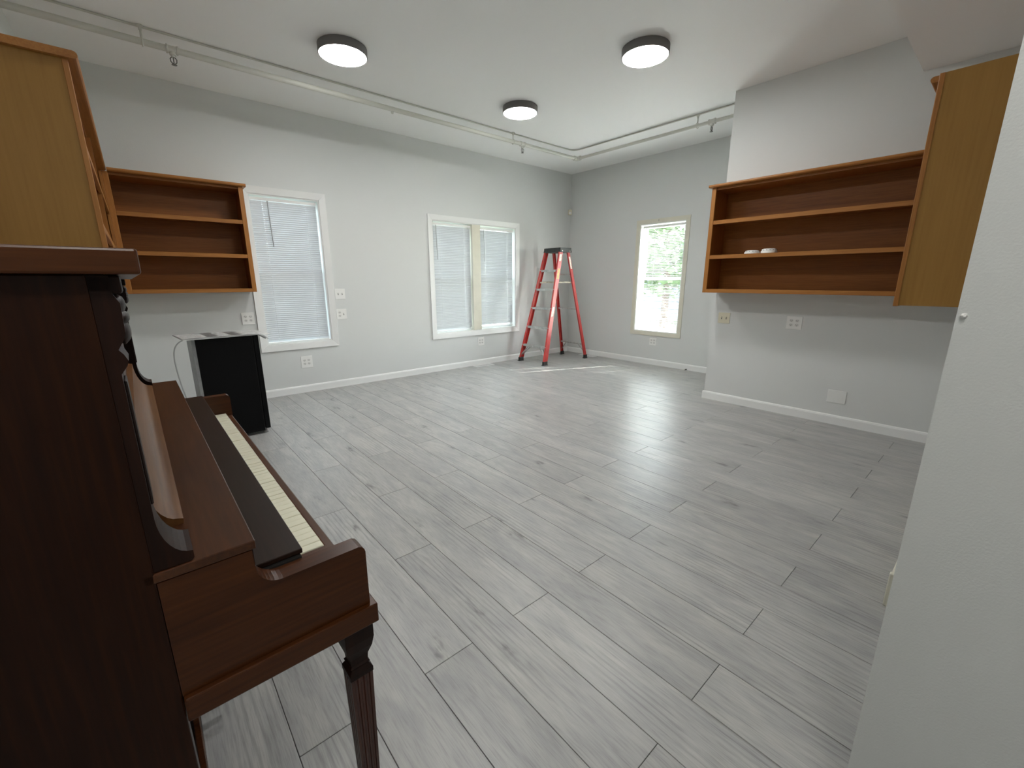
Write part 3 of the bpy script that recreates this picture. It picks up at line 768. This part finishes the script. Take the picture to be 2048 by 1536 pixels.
# ------------------------------------------------------------------ outlets, switches, plates
def plate_thing(name, label, cat, loc, rz, w, h, mat, gangs, group=None):
    """gangs: list of (x, z, kind) kinds: duplex half 'r', toggle 't'"""
    t = thing(name, label, cat, loc, rz, group=group, world=False)
    MB().box((-w/2, -.006, -h/2), (w/2, 0, h/2), bev=.002).build('plate', mat, t, world=False)
    for x, z, k in gangs:
        if k == 'r':
            r = MB().prism([(x+.0165*math.cos(a)*1.0, z+.0135*math.sin(a)) for a in [2*PI*i/14 for i in range(14)]], 'y', -.0085, -.0055).build('receptacle', M['face'], t, world=False)
            b = MB(); b.box((x-.0075, -.0092, z-.001), (x-.0050, -.0084, z+.008)); b.box((x+.0050, -.0092, z-.001), (x+.0075, -.0084, z+.007)); b.tube([(x, -.0084, z-.006), (x, -.0092, z-.006)], .003, 8)
            b.build('slots', M['slot'], r, world=False)
        elif k == 't':
            b = MB().box((x-.005, -.0065, z-.012), (x+.005, -.0058, z+.012)).build('toggle_slot', M['slot'], t, world=False)
            MB().prism([(-.006, z-.004), (-.017, z+.006), (-.016, z+.011), (-.006, z+.006)], 'x', x-.0035, x+.0035).build('toggle', mat, t, world=False)
        elif k == 's':
            MB().tube([(x, -.0060, z), (x, -.0068, z)], .003, 8).build('screw', M['face'], t, world=False)
def quad(): return [(-.023, .0195, 'r'), (.023, .0195, 'r'), (-.023, -.0195, 'r'), (.023, -.0195, 'r')]
PZ = -PI/2
plate_thing('wall_outlet', 'white four-socket outlet under the left oak shelf, beside the left window', 'outlet', (.838, YA, .872), 0, .115, .122, M['white_p'], quad())
plate_thing('light_switch', 'white double light switch right of the left window, upper plate', 'light switch', (1.803, YA, 1.101), 0, .115, .118, M['white_p'], [(-.023, 0, 't'), (.023, 0, 't')])
plate_thing('wall_outlet', 'white outlet and switch plate right of the left window, lower plate', 'outlet', (1.800, YA, .869), 0, .115, .118, M['white_p'], [(-.023, .0195, 'r'), (-.023, -.0195, 'r'), (.023, 0, 't')])
plate_thing('wall_outlet', 'white four-socket outlet low on the wall below the left window', 'outlet', (1.355, YA, .350), 0, .122, .135, M['white_p'], quad())
plate_thing('wall_outlet', 'white four-socket outlet just below the double window', 'outlet', (3.838, YA, .356), 0, .115, .125, M['white_p'], quad())
plate_thing('wall_outlet', 'white four-socket outlet below the bright far right window', 'outlet', (XB, 3.457, .351), PZ, .115, .110, M['white_p'], quad())
plate_thing('light_switch', 'almond double light switch under the left end of the wide oak shelf', 'light switch', (XC, 1.918, .871), PZ, .115, .108, M['almond'], [(-.023, 0, 't'), (.023, 0, 't')])
plate_thing('wall_outlet', 'white four-socket outlet below the middle of the wide oak shelf', 'outlet', (XC, 1.288, .866), PZ, .125, .115, M['white_p'], quad())
plate_thing('blank_plate', 'blank wall plate low on the right wall above the baseboard', 'wall plate', (XC, .879, .249), PZ, .135, .112, M['blank'], [(-.045, .0, 's'), (.045, .0, 's')])
# motion sensor high in the corner
ms = thing('motion_sensor', 'small cream motion sensor high in the far corner', 'sensor', (5.735, 5.165, 2.315), math.radians(-38), world=False)
MB().box((-.030, -.040, 0), (.030, -.006, .085), bev=.006).build('housing', M['almond'], ms, world=False)
MB().box((-.020, -.0435, .012), (.020, -.040, .045), bev=.001, seg=1).build('lens', M['white_p'], ms, world=False)
MB().box((-.015, -.006, .02), (.015, .008, .06)).build('bracket', M['almond'], ms, world=False)
# floor registers
def register(label, loc, w, d, group=None):
    t = thing('floor_register', label, 'floor vent', loc, world=False)
    b = MB(); f = .014
    b.box((0, 0, 0), (w, f, .004)); b.box((0, d-f, 0), (w, d, .004)); b.box((0, f, 0), (f, d-f, .004)); b.box((w-f, f, 0), (w, d-f, .004))
    b.build('frame', M['trim'], t, world=False)
    MB().box((f, f, .0003), (w-f, d-f, .0008)).build('opening', M['slot'], t, world=False)
    long_x = w > d; n = 16 if long_x else 16
    for k in range(n):
        u = f+(k+.5)*((w if long_x else d)-2*f)/n
        if long_x: MB().box((u-.004, f, .001), (u+.004, d-f, .0035)).build('louvre', M['trim'], t, world=False)
        else: MB().box((f, u-.004, .001), (w-f, u+.004, .0035)).build('louvre', M['trim'], t, world=False)
register('white floor vent against the back wall left of the ladder', (3.655, 5.035, 0), .33, .115)
register('white floor vent by the right wall behind the ladder foot', (5.615, 4.46, 0), .12, .31)
# small metal fitting on the floor by the right baseboard
ft_ = thing('door_stop', 'small dark metal stop on the floor by the right baseboard', 'door stop', (5.745, 2.90, 0), world=False)
MB().lathe([(.020, 0), (.020, .004), (.010, .007), (.008, .014)], n=12).build('base', M['chrome'], ft_, smooth=True, world=False)
MB().tube([(0, 0, .012), (-.006, -.012, .018), (-.01, -.026, .020)], .006, 8).build('arm', M['blk'], ft_, smooth=True, world=False)
# heater along the near wall, only its end shows
ht = thing('baseboard_heater', 'cream baseboard heater low along the near wall, mostly hidden', 'heater', (2.04, YE, 0))
MB().box((2.066, YE+.0015, .012), (3.60, YE+.070, .140), bev=.003).build('cover', M['cream'], ht)
MB().box((2.040, YE+.001, .0), (2.064, YE+.074, .143), bev=.004).build('end_cap', M['cream'], ht)
# wall anchor
an = thing('wall_anchor', 'small white screw anchor in the near right wall', 'anchor', (XN, .050, 1.193), world=False)
MB().tube([(0, 0, 0), (-.003, 0, 0), (-.008, -.001, .0005)], [.0045, .004, .002], 8).build('plug', M['white_p'], an, world=False)

# tidy helper properties
for o in bpy.data.objects:
    if '_o' in o: del o['_o']
